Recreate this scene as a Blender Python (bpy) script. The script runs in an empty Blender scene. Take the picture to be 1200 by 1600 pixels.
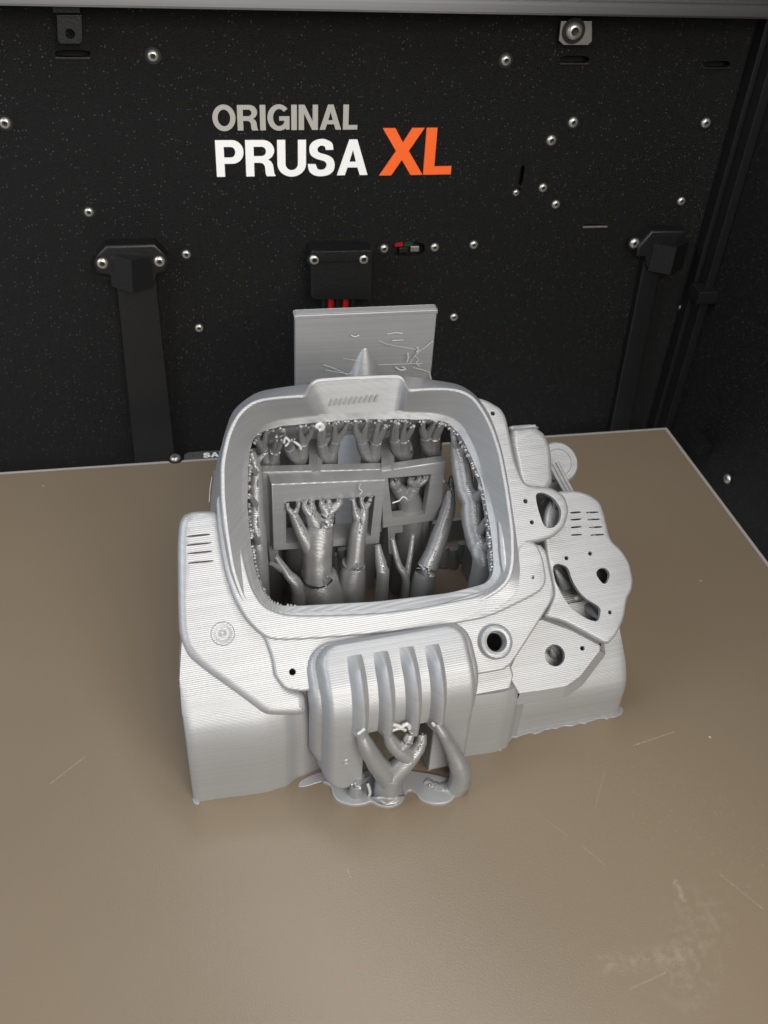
import bpy, bmesh, math, random
from mathutils import Vector, Matrix, noise
random.seed(4)
SC = bpy.context.scene
COL = SC.collection
R = math.radians
MM = 0.001

# ------------------------------------------------------------------ camera
FPX = 1470.0
def cam_axes(yaw, pitch, roll):
    cy, sy = math.cos(yaw), math.sin(yaw)
    f = Vector((sy*math.cos(pitch), cy*math.cos(pitch), -math.sin(pitch)))
    r = Vector((cy, -sy, 0)); u = r.cross(f)
    c, s = math.cos(roll), math.sin(roll)
    return c*r + s*u, -s*r + c*u, f
CR, CU, CF = cam_axes(R(13.36), R(38.77), R(3.89))
CAM = Vector((-249.728, -392.542, 280.0))          # mm, origin = rear right corner of the bed
cd = bpy.data.cameras.new("camera"); cam = bpy.data.objects.new("camera", cd); COL.objects.link(cam)
m = Matrix.Identity(4)
for i in range(3):
    m[i][0], m[i][1], m[i][2], m[i][3] = CR[i], CU[i], -CF[i], CAM[i]*MM
cam.matrix_world = m
cd.sensor_fit = 'VERTICAL'; cd.sensor_height = 36.0; cd.lens = 36.0*FPX/1600.0
cd.clip_start = 0.01; cd.clip_end = 50
cd.dof.use_dof = True; cd.dof.focus_distance = 0.36; cd.dof.aperture_fstop = 20.0
SC.camera = cam

# ------------------------------------------------------------------ light
SC.view_settings.view_transform = 'Standard'; SC.view_settings.look = 'None'
SC.view_settings.exposure = 0.0; SC.view_settings.gamma = 1.0
wd = bpy.data.worlds.new("World"); SC.world = wd; wd.use_nodes = True
wd.node_tree.nodes['Background'].inputs[0].default_value = (0.95, 0.96, 1.0, 1)
wd.node_tree.nodes['Background'].inputs[1].default_value = 0.30
def area(name, loc, target, sx, sy, power, col):
    l = bpy.data.lights.new(name, 'AREA'); l.shape = 'RECTANGLE'; l.size = sx; l.size_y = sy
    l.energy = power; l.color = col
    o = bpy.data.objects.new(name, l); COL.objects.link(o); o.location = loc
    o.rotation_euler = (Vector(target)-Vector(loc)).to_track_quat('-Z', 'Y').to_euler()
    return o
area("led_strip_light", (-0.13, -0.10, 0.52), (-0.18, -0.13, 0), 0.50, 0.09, 0.95, (0.97, 0.98, 1.0))
area("window_light", (-0.92, -0.28, 0.62), (-0.2, -0.12, 0.05), 0.55, 0.7, 4.4, (0.80, 0.90, 1.0))
area("room_light", (-0.03, -0.95, 0.60), (-0.2, -0.17, 0.03), 0.7, 0.45, 10.5, (1.0, 0.95, 0.87))

# ------------------------------------------------------------------ materials
def mat(name):
    k = bpy.data.materials.new(name); k.use_nodes = True
    nt = k.node_tree
    return k, nt, nt.nodes['Principled BSDF']
def N(nt, typ, **kw):
    n = nt.nodes.new(typ)
    for a, v in kw.items():
        if a.startswith('i_'):
            n.inputs[int(a[2:])].default_value = v
        else: setattr(n, a, v)
    return n
def L(nt, a, ao, b, bi): nt.links.new(a.outputs[ao], b.inputs[bi])
def simple(name, col, rough=0.5, metal=0.0, bump=0.0, bscale=900, var=0.0):
    k, nt, p = mat(name)
    p.inputs['Base Color'].default_value = (*col, 1); p.inputs['Roughness'].default_value = rough
    p.inputs['Metallic'].default_value = metal
    tc = N(nt, 'ShaderNodeTexCoord')
    if bump:
        nz = N(nt, 'ShaderNodeTexNoise'); nz.inputs['Scale'].default_value = bscale; nz.inputs['Detail'].default_value = 3
        L(nt, tc, 'Object', nz, 'Vector')
        b = N(nt, 'ShaderNodeBump'); b.inputs['Strength'].default_value = bump; b.inputs['Distance'].default_value = 0.0004
        L(nt, nz, 'Fac', b, 'Height'); L(nt, b, 'Normal', p, 'Normal')
    if var:
        nz = N(nt, 'ShaderNodeTexNoise'); nz.inputs['Scale'].default_value = 40; nz.inputs['Detail'].default_value = 6
        L(nt, tc, 'Object', nz, 'Vector')
        mr = N(nt, 'ShaderNodeMapRange'); mr.inputs[3].default_value = rough-var; mr.inputs[4].default_value = rough+var
        L(nt, nz, 'Fac', mr, 0); L(nt, mr, 0, p, 'Roughness')
    return k

def filament(name, col, metal, rough, layer=0.42, strength=0.21):
    """silver filament: horizontal layer lines along world Z, slight wobble, batches of lines"""
    k, nt, p = mat(name)
    p.inputs['Metallic'].default_value = metal
    geo = N(nt, 'ShaderNodeNewGeometry')
    sep = N(nt, 'ShaderNodeSeparateXYZ'); L(nt, geo, 'Position', sep, 0)
    nz = N(nt, 'ShaderNodeTexNoise'); nz.inputs['Scale'].default_value = 60; nz.inputs['Detail'].default_value = 2
    L(nt, geo, 'Position', nz, 'Vector')
    off = N(nt, 'ShaderNodeMath', operation='MULTIPLY_ADD'); off.inputs[1].default_value = 0.00003
    L(nt, nz, 'Fac', off, 0); L(nt, sep, 'Z', off, 2)
    mu = N(nt, 'ShaderNodeMath', operation='MULTIPLY'); mu.inputs[1].default_value = 2*math.pi/(layer*MM); L(nt, off, 0, mu, 0)
    sn = N(nt, 'ShaderNodeMath', operation='SINE'); L(nt, mu, 0, sn, 0)
    # random per-layer brightness
    dv = N(nt, 'ShaderNodeMath', operation='MULTIPLY'); dv.inputs[1].default_value = 1/(layer*MM); L(nt, off, 0, dv, 0)
    fl = N(nt, 'ShaderNodeMath', operation='FLOOR'); L(nt, dv, 0, fl, 0)
    wn = N(nt, 'ShaderNodeTexWhiteNoise', noise_dimensions='1D'); L(nt, fl, 0, wn, 'W')
    n2 = N(nt, 'ShaderNodeTexNoise'); n2.inputs['Scale'].default_value = 25; n2.inputs['Detail'].default_value = 4
    mp = N(nt, 'ShaderNodeMapping'); mp.inputs['Scale'].default_value = (1, 1, 9)
    L(nt, geo, 'Position', mp, 0); L(nt, mp, 0, n2, 'Vector')
    ad = N(nt, 'ShaderNodeMath', operation='ADD'); L(nt, wn, 'Value', ad, 0); L(nt, n2, 'Fac', ad, 1)
    mr = N(nt, 'ShaderNodeMapRange'); mr.inputs[2].default_value = 2.0; mr.inputs[3].default_value = 0.90; mr.inputs[4].default_value = 1.08
    L(nt, ad, 0, mr, 0)
    cm = N(nt, 'ShaderNodeVectorMath', operation='SCALE'); cm.inputs[0].default_value = col
    L(nt, mr, 0, cm, 'Scale'); L(nt, cm, 0, p, 'Base Color')
    r2 = N(nt, 'ShaderNodeMapRange'); r2.inputs[3].default_value = rough-0.07; r2.inputs[4].default_value = rough+0.09
    L(nt, n2, 'Fac', r2, 0); L(nt, r2, 0, p, 'Roughness')
    b = N(nt, 'ShaderNodeBump'); b.inputs['Strength'].default_value = strength; b.inputs['Distance'].default_value = 0.00016
    h = N(nt, 'ShaderNodeMath', operation='MULTIPLY_ADD'); h.inputs[1].default_value = 0.6
    L(nt, wn, 'Value', h, 0); L(nt, sn, 0, h, 2)
    L(nt, h, 0, b, 'Height'); L(nt, b, 'Normal', p, 'Normal')
    return k
M_PLA = filament("silver_filament", (0.365, 0.370, 0.378), 0.38, 0.40)
M_SUP = filament("support_filament", (0.35, 0.353, 0.357), 0.5, 0.33, 0.5, 0.35)
M_WISP = simple("white_stringing", (0.55, 0.55, 0.545), 0.4)
M_BLACK = simple("black_plastic", (0.0045, 0.0045, 0.005), 0.46, 0, 0.35, 700)
M_SLOT_SHADE = simple("slot_shade_black", (0.004, 0.004, 0.004), 0.9)  # black painted in for the shade behind the wall slots
M_STEEL = simple("bright_steel", (0.60, 0.575, 0.52), 0.33, 0.8)
M_TAB = simple("grey_steel", (0.42, 0.40, 0.37), 0.38, 0.9)
M_WHITE = simple("white_print", (0.88, 0.88, 0.87), 0.5)
M_GREYP = simple("grey_print", (0.40, 0.38, 0.34), 0.5)
M_ORANGE = simple("orange_print", (0.93, 0.13, 0.015), 0.5)
M_RED = simple("red_wire", (0.42, 0.006, 0.012), 0.35)
M_GREEN = simple("green_plastic", (0.008, 0.05, 0.02), 0.35)
M_EDGE = simple("sheet_edge", (0.66, 0.62, 0.57), 0.35, 0.5)

def wall_material():
    k, nt, p = mat("black_powder_coat")
    p.inputs['Base Color'].default_value = (0.0045, 0.0042, 0.004, 1)
    p.inputs['Roughness'].default_value = 0.42; p.inputs['Specular IOR Level'].default_value = 0.25
    tc = N(nt, 'ShaderNodeTexCoord')
    v = N(nt, 'ShaderNodeTexNoise'); v.inputs['Scale'].default_value = 2600; v.inputs['Detail'].default_value = 2; v.inputs['Roughness'].default_value = 0.6
    L(nt, tc, 'Object', v, 'Vector')
    b = N(nt, 'ShaderNodeBump'); b.inputs['Strength'].default_value = 1.0; b.inputs['Distance'].default_value = 0.0007
    L(nt, v, 'Fac', b, 'Height'); L(nt, b, 'Normal', p, 'Normal')
    vo = N(nt, 'ShaderNodeTexVoronoi'); vo.inputs['Scale'].default_value = 640; L(nt, tc, 'Object', vo, 'Vector')
    sp = N(nt, 'ShaderNodeSeparateColor'); L(nt, vo, 'Color', sp, 0)
    thr = N(nt, 'ShaderNodeMath', operation='GREATER_THAN'); thr.inputs[1].default_value = 0.66; L(nt, sp, 0, thr, 0)
    d = N(nt, 'ShaderNodeMath', operation='LESS_THAN'); d.inputs[1].default_value = 0.2; L(nt, vo, 'Distance', d, 0)
    mm = N(nt, 'ShaderNodeMath', operation='MULTIPLY'); L(nt, thr, 0, mm, 0); L(nt, d, 0, mm, 1)
    mc = N(nt, 'ShaderNodeMix', data_type='RGBA'); mc.inputs[6].default_value = (0.0045, 0.0042, 0.004, 1); mc.inputs[7].default_value = (0.06, 0.058, 0.056, 1)  # pale specks painted in for glints off the grainy coat
    L(nt, mm, 0, mc, 0); L(nt, mc, 2, p, 'Base Color')
    return k
M_WALL = wall_material()

def beam_material():
    k, nt, p = mat("brushed_aluminium")
    p.inputs['Metallic'].default_value = 1.0; p.inputs['Roughness'].default_value = 0.34
    tc = N(nt, 'ShaderNodeTexCoord'); mp = N(nt, 'ShaderNodeMapping'); mp.inputs['Scale'].default_value = (3, 900, 900)
    nz = N(nt, 'ShaderNodeTexNoise'); nz.inputs['Scale'].default_value = 1.0; nz.inputs['Detail'].default_value = 4
    L(nt, tc, 'Object', mp, 0); L(nt, mp, 0, nz, 'Vector')
    mr = N(nt, 'ShaderNodeMapRange'); mr.inputs[3].default_value = 0.28; mr.inputs[4].default_value = 0.55; L(nt, nz, 'Fac', mr, 0)
    cb = N(nt, 'ShaderNodeCombineColor')
    for i in range(3): L(nt, mr, 0, cb, i)
    L(nt, cb, 0, p, 'Base Color')
    return k
M_BEAM = beam_material()

# ------------------------------------------------------------------ geometry helpers (everything in mm, local to its parent)
def ray(x, y): return (x-600)/FPX*CR - (y-800)/FPX*CU + CF
def at_y(x, y, Y):
    d = ray(x, y); return CAM + d*((Y-CAM.y)/d.y)
def at_z(x, y, Z):
    d = ray(x, y); return CAM + d*((Z-CAM.z)/d.z)
def at_x(x, y, X):
    d = ray(x, y); return CAM + d*((X-CAM.x)/d.x)
def link(name, bm, m, parent=None, smooth=True, angle=32):
    bmesh.ops.recalc_face_normals(bm, faces=bm.faces)
    me = bpy.data.meshes.new(name); bm.to_mesh(me); bm.free()
    me.transform(Matrix.Scale(MM, 4))
    if smooth:
        for f in me.polygons: f.use_smooth = True
        me.set_sharp_from_angle(angle=R(angle))
    me.materials.append(m)
    o = bpy.data.objects.new(name, me); COL.objects.link(o)
    if smooth:
        wn = o.modifiers.new('weighted_normal', 'WEIGHTED_NORMAL'); wn.keep_sharp = True
    if parent: o.parent = parent
    return o
def empty(name, loc, label, cat, group=None, rz=0):
    o = bpy.data.objects.new(name, None); COL.objects.link(o); o.empty_display_size = 0.01
    o.location = Vector(loc)*MM; o.rotation_euler = (0, 0, rz)
    o['label'] = label; o['category'] = cat
    if group: o['group'] = group
    return o
def inset(pts, d):
    """offset a closed 2-D loop inward (counter-clockwise loops) by d"""
    n = len(pts); out = []
    for i in range(n):
        a, b, c = pts[i-1], pts[i], pts[(i+1) % n]
        e1 = (b-a); e2 = (c-b)
        if e1.length < 1e-9: e1 = e2
        if e2.length < 1e-9: e2 = e1
        e1 = e1.normalized(); e2 = e2.normalized()
        n1 = Vector((-e1.y, e1.x)); n2 = Vector((-e2.y, e2.x))
        bi = n1+n2
        if bi.length < 1e-6: bi = n1
        bi.normalize()
        s = d/max(0.45, bi.dot(n1))
        out.append(b+bi*s)
    return out
def area2(p): return sum(p[i-1].x*p[i].y-p[i].x*p[i-1].y for i in range(len(p)))/2
def chaikin(p, k=2, t=0.22):
    for _ in range(k):
        q = []
        for i in range(len(p)):
            a, b = p[i], p[(i+1) % len(p)]
            q.append(a.lerp(b, t)); q.append(a.lerp(b, 1-t))
        p = q
    return p
def slab(bm, outer, top, bottom, conv, bevel=0.0, holes=(), steps=3, under=True, roof=None):
    """solid slab between w=bottom and w=top with a rounded upper edge and through holes; conv maps (u,v,w) to a point"""
    if area2(outer) < 0: outer = outer[::-1]
    rings = [(0.0, bottom)]
    if bevel > 0:
        for k in range(steps+1):
            a = k/steps*math.pi/2
            rings.append((bevel*(1-math.cos(a)), top-bevel*(1-math.sin(a))))
    else: rings.append((0.0, top))
    loops = []
    for off, w in rings:
        q = inset(outer, off) if off > 1e-6 else outer
        loops.append([bm.verts.new(conv(p.x, p.y, w)) for p in q])
    n = len(outer)
    for a, b in zip(loops, loops[1:]):
        for i in range(n):
            j = (i+1) % n; bm.faces.new((a[i], a[j], b[j], b[i]))
    hl = []
    for h in holes:
        t = [bm.verts.new(conv(p.x, p.y, top)) for p in h]; b = [bm.verts.new(conv(p.x, p.y, bottom if roof is None else top-roof)) for p in h]
        for i in range(len(h)):
            j = (i+1) % len(h); bm.faces.new((t[i], t[j], b[j], b[i]))
        hl.append((t, b))
    def cap(loop, hs):
        es = []
        for l in [loop]+hs:
            for i in range(len(l)):
                e = bm.edges.get((l[i], l[(i+1) % len(l)])) or bm.edges.new((l[i], l[(i+1) % len(l)]))
                es.append(e)
        bmesh.ops.triangle_fill(bm, use_beauty=True, use_dissolve=False, edges=es)
    cap(loops[-1], [t for t, b in hl])
    if under: cap(loops[0], [b for t, b in hl])
def tube(bm, pts, rad, seg=12, jitter=0.0, caps=True):
    pts = [Vector(p) for p in pts]
    if not hasattr(rad, '__len__'): rad = [rad]*len(pts)
    rings = []
    ref = Vector((0.31, 0.17, 0.93))
    for i, p in enumerate(pts):
        t = (pts[min(i+1, len(pts)-1)]-pts[max(i-1, 0)]).normalized()
        a = t.cross(ref)
        if a.length < 0.1: a = t.cross(Vector((1, 0, 0)))
        a.normalize(); b = t.cross(a)
        r = rad[i]
        rings.append([bm.verts.new(p+(a*math.cos(2*math.pi*k/seg)+b*math.sin(2*math.pi*k/seg))*r*(1+random.uniform(-jitter, jitter))) for k in range(seg)])
    for q, s in zip(rings, rings[1:]):
        for k in range(seg):
            j = (k+1) % seg; bm.faces.new((q[k], q[j], s[j], s[k]))
    if caps:
        bm.faces.new(rings[0][::-1]); bm.faces.new(rings[-1])
def spline(pts, n=6):
    """Catmull-Rom through points (any dimension)"""
    pts = [Vector(p) for p in pts]; out = []
    for i in range(len(pts)-1):
        p0, p1, p2, p3 = pts[max(i-1, 0)], pts[i], pts[i+1], pts[min(i+2, len(pts)-1)]
        for k in range(n):
            t = k/n
            out.append(0.5*((2*p1)+(p2-p0)*t+(2*p0-5*p1+4*p2-p3)*t*t+(3*p1-p0-3*p2+p3)*t**3))
    out.append(pts[-1]); return out
def box(bm, x0, x1, y0, y1, z0, z1, bev=0.0):
    r = bmesh.ops.create_cube(bm, size=1.0)
    for v in r['verts']:
        v.co = Vector((x0 if v.co.x < 0 else x1, y0 if v.co.y < 0 else y1, z0 if v.co.z < 0 else z1))
    if bev:
        es = list({e for v in r['verts'] for e in v.link_edges})
        bmesh.ops.bevel(bm, geom=es, offset=bev, segments=2, profile=0.6, affect='EDGES')
def lathe(bm, prof, conv, seg=24):
    """prof: (radius, height) list; conv maps (u, v, w)"""
    rings = []
    for r, h in prof:
        if r < 1e-6: rings.append([bm.verts.new(conv(0, 0, h))])
        else: rings.append([bm.verts.new(conv(r*math.cos(2*math.pi*k/seg), r*math.sin(2*math.pi*k/seg), h)) for k in range(seg)])
    for a, b in zip(rings, rings[1:]):
        for k in range(seg):
            j = (k+1) % seg
            if len(a) == 1: bm.faces.new((a[0], b[j], b[k]))
            elif len(b) == 1: bm.faces.new((a[k], a[j], b[0]))
            else: bm.faces.new((a[k], a[j], b[j], b[k]))
def circle(cx, cy, r, n=18, ry=None): return [Vector((cx+r*math.cos(2*math.pi*k/n), cy+(ry or r)*math.sin(2*math.pi*k/n))) for k in range(n)]

# ================================================================== the printer around the print
# ---- bed
def bed_material():
    k, nt, p = mat("satin_powder_sheet")
    tc = N(nt, 'ShaderNodeTexCoord')
    n1 = N(nt, 'ShaderNodeTexNoise'); n1.inputs['Scale'].default_value = 9; n1.inputs['Detail'].default_value = 5; L(nt, tc, 'Object', n1, 'Vector')
    n2 = N(nt, 'ShaderNodeTexNoise'); n2.inputs['Scale'].default_value = 1900; n2.inputs['Detail'].default_value = 2; L(nt, tc, 'Object', n2, 'Vector')
    cr = N(nt, 'ShaderNodeMix', data_type='RGBA'); cr.inputs[6].default_value = (0.180, 0.138, 0.094, 1); cr.inputs[7].default_value = (0.206, 0.160, 0.111, 1)
    L(nt, n1, 'Fac', cr, 0)
    last = cr
    # scuff patch and hair scratches left by old prints (positions on the sheet in metres)
    def seg_mask(a, b, width, soft):
        A = Vector((a[0], a[1], 0))*MM; B = Vector((b[0], b[1], 0))*MM; D = B-A
        sub = N(nt, 'ShaderNodeVectorMath', operation='SUBTRACT'); sub.inputs[1].default_value = A; L(nt, tc, 'Object', sub, 0)
        dt = N(nt, 'ShaderNodeVectorMath', operation='DOT_PRODUCT'); dt.inputs[1].default_value = D/D.length_squared; L(nt, sub, 0, dt, 0)
        cl = N(nt, 'ShaderNodeClamp'); L(nt, dt, 'Value', cl, 0)
        sc = N(nt, 'ShaderNodeVectorMath', operation='SCALE'); sc.inputs[0].default_value = D; L(nt, cl, 0, sc, 'Scale')
        df = N(nt, 'ShaderNodeVectorMath', operation='DISTANCE'); L(nt, sub, 0, df, 0); L(nt, sc, 0, df, 1)
        mr = N(nt, 'ShaderNodeMapRange', interpolation_type='SMOOTHSTEP'); mr.inputs[1].default_value = width*MM; mr.inputs[2].default_value = (width+soft)*MM
        mr.inputs[3].default_value = 1; mr.inputs[4].default_value = 0
        L(nt, df, 'Value', mr, 0)
        return mr
    def over(mask, amount, nscale=None, lo=0.5, hi=0.62):
        nonlocal last
        mu = N(nt, 'ShaderNodeMath', operation='MULTIPLY'); mu.inputs[1].default_value = amount; L(nt, mask, 0, mu, 0)
        src = mu
        if nscale:
            nz = N(nt, 'ShaderNodeTexNoise'); nz.inputs['Scale'].default_value = nscale; nz.inputs['Detail'].default_value = 6; nz.inputs['Roughness'].default_value = 0.7
            L(nt, tc, 'Object', nz, 'Vector')
            mr = N(nt, 'ShaderNodeMapRange'); mr.inputs[1].default_value = lo; mr.inputs[2].default_value = hi; L(nt, nz, 'Fac', mr, 0)
            m2 = N(nt, 'ShaderNodeMath', operation='MULTIPLY'); L(nt, mu, 0, m2, 0); L(nt, mr, 0, m2, 1); src = m2
        mx = N(nt, 'ShaderNodeMix', data_type='RGBA'); mx.inputs[7].default_value = (0.62, 0.56, 0.48, 1)
        L(nt, src, 0, mx, 0); L(nt, last, 2, mx, 6); last = mx
    def P(x, y):
        q = at_z(x, y, 0); return (q.x, q.y)
    for a, b, w, s, am in [((990, 1165), (1055, 1143), .12, .5, .45), ((78, 1225), (132, 1183), .1, .4, .45), ((910, 1322), (945, 1352), .1, .4, .35),
                           ((1125, 1366), (1192, 1420), .1, .4, .4), ((835, 1268), (890, 1308), .08, .3, .22), ((543, 1358), (548, 1372), .15, .4, .35),
                           ((945, 1205), (930, 1262), .1, .4, .22), ((985, 1545), (1040, 1520), .1, .5, .3), ((440, 1180), (405, 1260), .05, .2, .0)]:
        if am: over(seg_mask(P(*a), P(*b), w*.4, s*.6), am*.6, 900, .35, .6)
    over(seg_mask(P(1095, 1430), P(1075, 1530), 1, 14), .075, 260, .46, .62)
    over(seg_mask(P(950, 1505), P(1070, 1490), .3, 5), .1, 320, .45, .6)
    over(seg_mask(P(1055, 1378), P(1068, 1405), .3, 1.2), .16, 400, .4, .6)
    over(seg_mask(P(1010, 1240), P(1190, 1330), 8, 30), .07, 620, .56, .66)
    # stray specks
    vo = N(nt, 'ShaderNodeTexVoronoi'); vo.inputs['Scale'].default_value = 55; L(nt, tc, 'Object', vo, 'Vector')
    sp = N(nt, 'ShaderNodeSeparateColor'); L(nt, vo, 'Color', sp, 0)
    g = N(nt, 'ShaderNodeMath', operation='GREATER_THAN'); g.inputs[1].default_value = 0.93; L(nt, sp, 0, g, 0)
    d = N(nt, 'ShaderNodeMath', operation='LESS_THAN'); d.inputs[1].default_value = 0.028; L(nt, vo, 'Distance', d, 0)
    mm = N(nt, 'ShaderNodeMath', operation='MULTIPLY'); L(nt, g, 0, mm, 0); L(nt, d, 0, mm, 1)
    over(mm, .5)
    L(nt, last, 2, p, 'Base Color')
    r = N(nt, 'ShaderNodeMapRange'); r.inputs[3].default_value = 0.24; r.inputs[4].default_value = 0.36; L(nt, n1, 'Fac', r, 0); L(nt, r, 0, p, 'Roughness')
    b = N(nt, 'ShaderNodeBump'); b.inputs['Strength'].default_value = 0.3; b.inputs['Distance'].default_value = 0.0002
    L(nt, n2, 'Fac', b, 'Height'); L(nt, b, 'Normal', p, 'Normal')
    return k
M_BED = bed_material()
bed = empty("print_bed", (0, 0, 0), "flat brown satin build plate with a pale rim under the grey print", "build plate")
bm = bmesh.new(); box(bm, -362, -1.7, -362, -1.7, -0.9, 0.0); link("steel_sheet", bm, M_BED, bed, False)
bm = bmesh.new()
box(bm, -362, 0, -1.7, 0, -0.9, -0.02, 0.15); link("sheet_rim", bm, M_EDGE, bed, False)
bm = bmesh.new(); box(bm, -1.7, 0, -362, -1.7, -0.9, -0.02, 0.15); link("sheet_rim", bm, M_EDGE, bed, False)
bm = bmesh.new(); box(bm, -358, -4, -358, -4, -12, -0.9); link("heater_base", bm, M_BLACK, bed, False)
# rear tab with its lettering and screw
a = at_z(286, 722, 0); 
bm = bmesh.new()
tabp = [Vector((a.x+0.5, 0)), Vector((a.x+0.8, 4.6)), Vector((a.x+3, 6.4)), Vector((a.x+54, 6.4)), Vector((a.x+57, 4)), Vector((a.x+57, 0))]
slab(bm, tabp, -0.05, -0.9, lambda u, v, w: Vector((u, v, w)), 0, [circle(a.x+5.2, 3.4, 1.1, 12, .7)])
link("sheet_tab", bm, M_TAB, bed, False)

def screw_mesh(r=2.9, h=2.0, name="screw"):
    bm = bmesh.new()
    def hexed(u, v, w):
        q = math.hypot(u, v)
        if 0 < q < r*.545:
            a = math.atan2(v, u) % (math.pi/3)-math.pi/6; k = math.cos(math.pi/6)/math.cos(a); return Vector((u*k, v*k, w))
        return Vector((u, v, w))
    lathe(bm, [(r*1.45, 0), (r*1.45, .35), (r*1.02, .36), (r, h*.5), (r*.8, h*.86), (r*.55, h), (r*.54, h), (r*.52, h*.3), (0, h*.28)], hexed, 24)
    bmesh.ops.recalc_face_normals(bm, faces=bm.faces)
    me = bpy.data.meshes.new(name); bm.to_mesh(me); bm.free(); me.transform(Matrix.Scale(MM, 4))
    for f in me.polygons: f.use_smooth = True
    me.set_sharp_from_angle(angle=R(40))
    me.materials.append(M_STEEL); me.materials.append(M_BLACK)
    for f in me.polygons:
        if f.index < 48 or f.index >= 24*7: f.material_index = 1  # socket floor painted black for the shade in the recess
    return me
SCREW = screw_mesh()
def put_screw(p, rot, parent, s=1.0):
    o = bpy.data.objects.new("screw", SCREW); COL.objects.link(o)
    o.parent = parent; o.location = (Vector(p)-parent.location/MM)*MM; o.rotation_euler = rot; o.scale = (s, s, s)
    return o
put_screw(at_z(274, 717, 0.2), (0, 0, 0), bed, .9)

# ---- lettering: outlines drawn on a 100-high grid
def arc(cx, cy, rx, ry, a0, a1, n=10): return [(cx+rx*math.cos(R(a0+(a1-a0)*k/n)), cy+ry*math.sin(R(a0+(a1-a0)*k/n))) for k in range(n+1)]
GL = {}
t_ = 19
GL['O'] = (88, [arc(44, 50, 44, 52, 0, 360, 40)[:-1], arc(44, 50, 24, 33, 0, 360, 32)[:-1]])
GL['I'] = (22, [[(0, 0), (22, 0), (22, 100), (0, 100)]])
GL['L'] = (58, [[(0, 0), (58, 0), (58, 18), (22, 18), (22, 100), (0, 100)]])
GL['N'] = (76, [[(0, 0), (21, 0), (21, 66), (53, 0), (76, 0), (76, 100), (55, 100), (55, 35), (23, 100), (0, 100)]])
GL['A'] = (86, [[(0, 0), (22, 0), (29, 22), (57, 22), (64, 0), (86, 0), (54, 100), (32, 100)], [(34, 38), (52, 38), (43, 72)]])
GL['P'] = (74, [[(0, 0), (22, 0), (22, 36), (44, 36)]+arc(44, 68, 30, 32, -90, 90, 14)+[(0, 100)], [(22, 53), (41, 53)]+arc(41, 67.5, 11, 14.5, -90, 90, 8)+[(22, 82)]])
GL['R'] = (80, [[(0, 0), (22, 0), (22, 38), (38, 38), (46, 36), (51, 28), (53, 6), (56, 0), (80, 0), (76, 8), (73, 32), (68, 41), (60, 46), (70, 53), (76, 64)]+arc(46, 71, 31, 29, 0, 90, 10)+[(0, 100)], [(22, 56), (43, 56)]+arc(43, 69, 12, 13, -90, 90, 8)+[(22, 82)]])
GL['U'] = (78, [[(0, 100), (0, 36)]+arc(39, 34, 39, 36, 180, 360, 18)+[(78, 100), (56, 100), (56, 36)]+arc(39, 34, 17, 18, 0, -180, 12)+[(22, 100)]])
GL['G'] = (86, [arc(45, 50, 45, 52, 42, 305, 30)+[(70, 14), (72, 2), (86, 2), (86, 55), (46, 55), (46, 38), (66, 38)]+arc(46, 50, 24, 34, -35, -318, 26)])
GL['X'] = (90, [[(0, 0), (25, 0), (45, 33), (65, 0), (90, 0), (58, 52), (87, 100), (62, 100), (45, 70), (28, 100), (3, 100), (32, 52)]])
def s_glyph():
    top = spline([(70, 72, 0), (66, 90, 0), (52, 99, 0), (38, 102, 0), (20, 98, 0), (7, 87, 0), (4, 71, 0), (10, 56, 0), (25, 47, 0), (44, 41, 0), (51, 34, 0), (51, 25, 0), (45, 18, 0), (37, 16, 0), (27, 19, 0), (22, 32, 0)], 4)
    bot = spline([(0, 33, 0), (4, 13, 0), (18, 1, 0), (37, -2, 0), (58, 2, 0), (71, 14, 0), (74, 30, 0), (69, 47, 0), (54, 57, 0), (34, 63, 0), (27, 69, 0), (27, 77, 0), (33, 83, 0), (39, 84, 0), (46, 81, 0), (49, 72, 0)], 4)
    return [(p.x, p.y) for p in top]+[(p.x, p.y) for p in bot]
GL['S'] = (76, [s_glyph()])
GL['T'] = (66, [[(22, 0), (44, 0), (44, 82), (66, 82), (66, 100), (0, 100), (0, 82), (22, 82)]])
def word(text, gap, conv, name, m, parent, thick=0.25):
    """conv maps (u 0..1 along the word, v 0..1 up, w) to a point"""
    W = sum(GL[c][0] for c in text)+gap*(len(text)-1)
    bm = bmesh.new(); x = 0
    for c in text:
        w, loops = GL[c]
        lo = [[Vector(((x+p[0])/W, p[1]/100)) for p in l] for l in loops]
        slab(bm, lo[0], thick, 0.0, conv, 0, [h for h in lo[1:]], under=False)
        x += w+gap
    return link(name, bm, m, parent, False)

# ---- back panel
YW = 35.0
def wp(x, y, off=0.0): return at_y(x, y, YW-off)
panel = empty("back_panel", (-180, YW, 0), "black speckled powder coated sheet metal back wall with slots, screws and printed lettering", "panel")
po = Vector((-180, YW, 0))
def pconv(u, v, w): return Vector((u, -w, v))-Vector((po.x, 0, 0))
def w2(x, y): q = wp(x, y); return Vector((q.x, q.z))
def quadslot(x0, y0, x1, y1, r=True):
    p = [w2(x0, y0), w2(x1, y0), w2(x1, y1), w2(x0, y1)]
    return chaikin(p, 2, .2) if r else p
corner = at_z(1046, 664, 0)
XR = 16.0
slots = [quadslot(86, 78, 141, 89), quadslot(875, 87, 921, 98), quadslot(1098, 95, 1141, 105), quadslot(911, 350, 949, 357), quadslot(613, 378, 664, 400),
         chaikin([w2(814, 258), w2(821, 259), w2(816, 290), w2(809, 290)], 2, .2), chaikin([w2(809, 293), w2(814, 293), w2(812, 306), w2(806, 306)], 1, .2)]
bm = bmesh.new()
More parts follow.
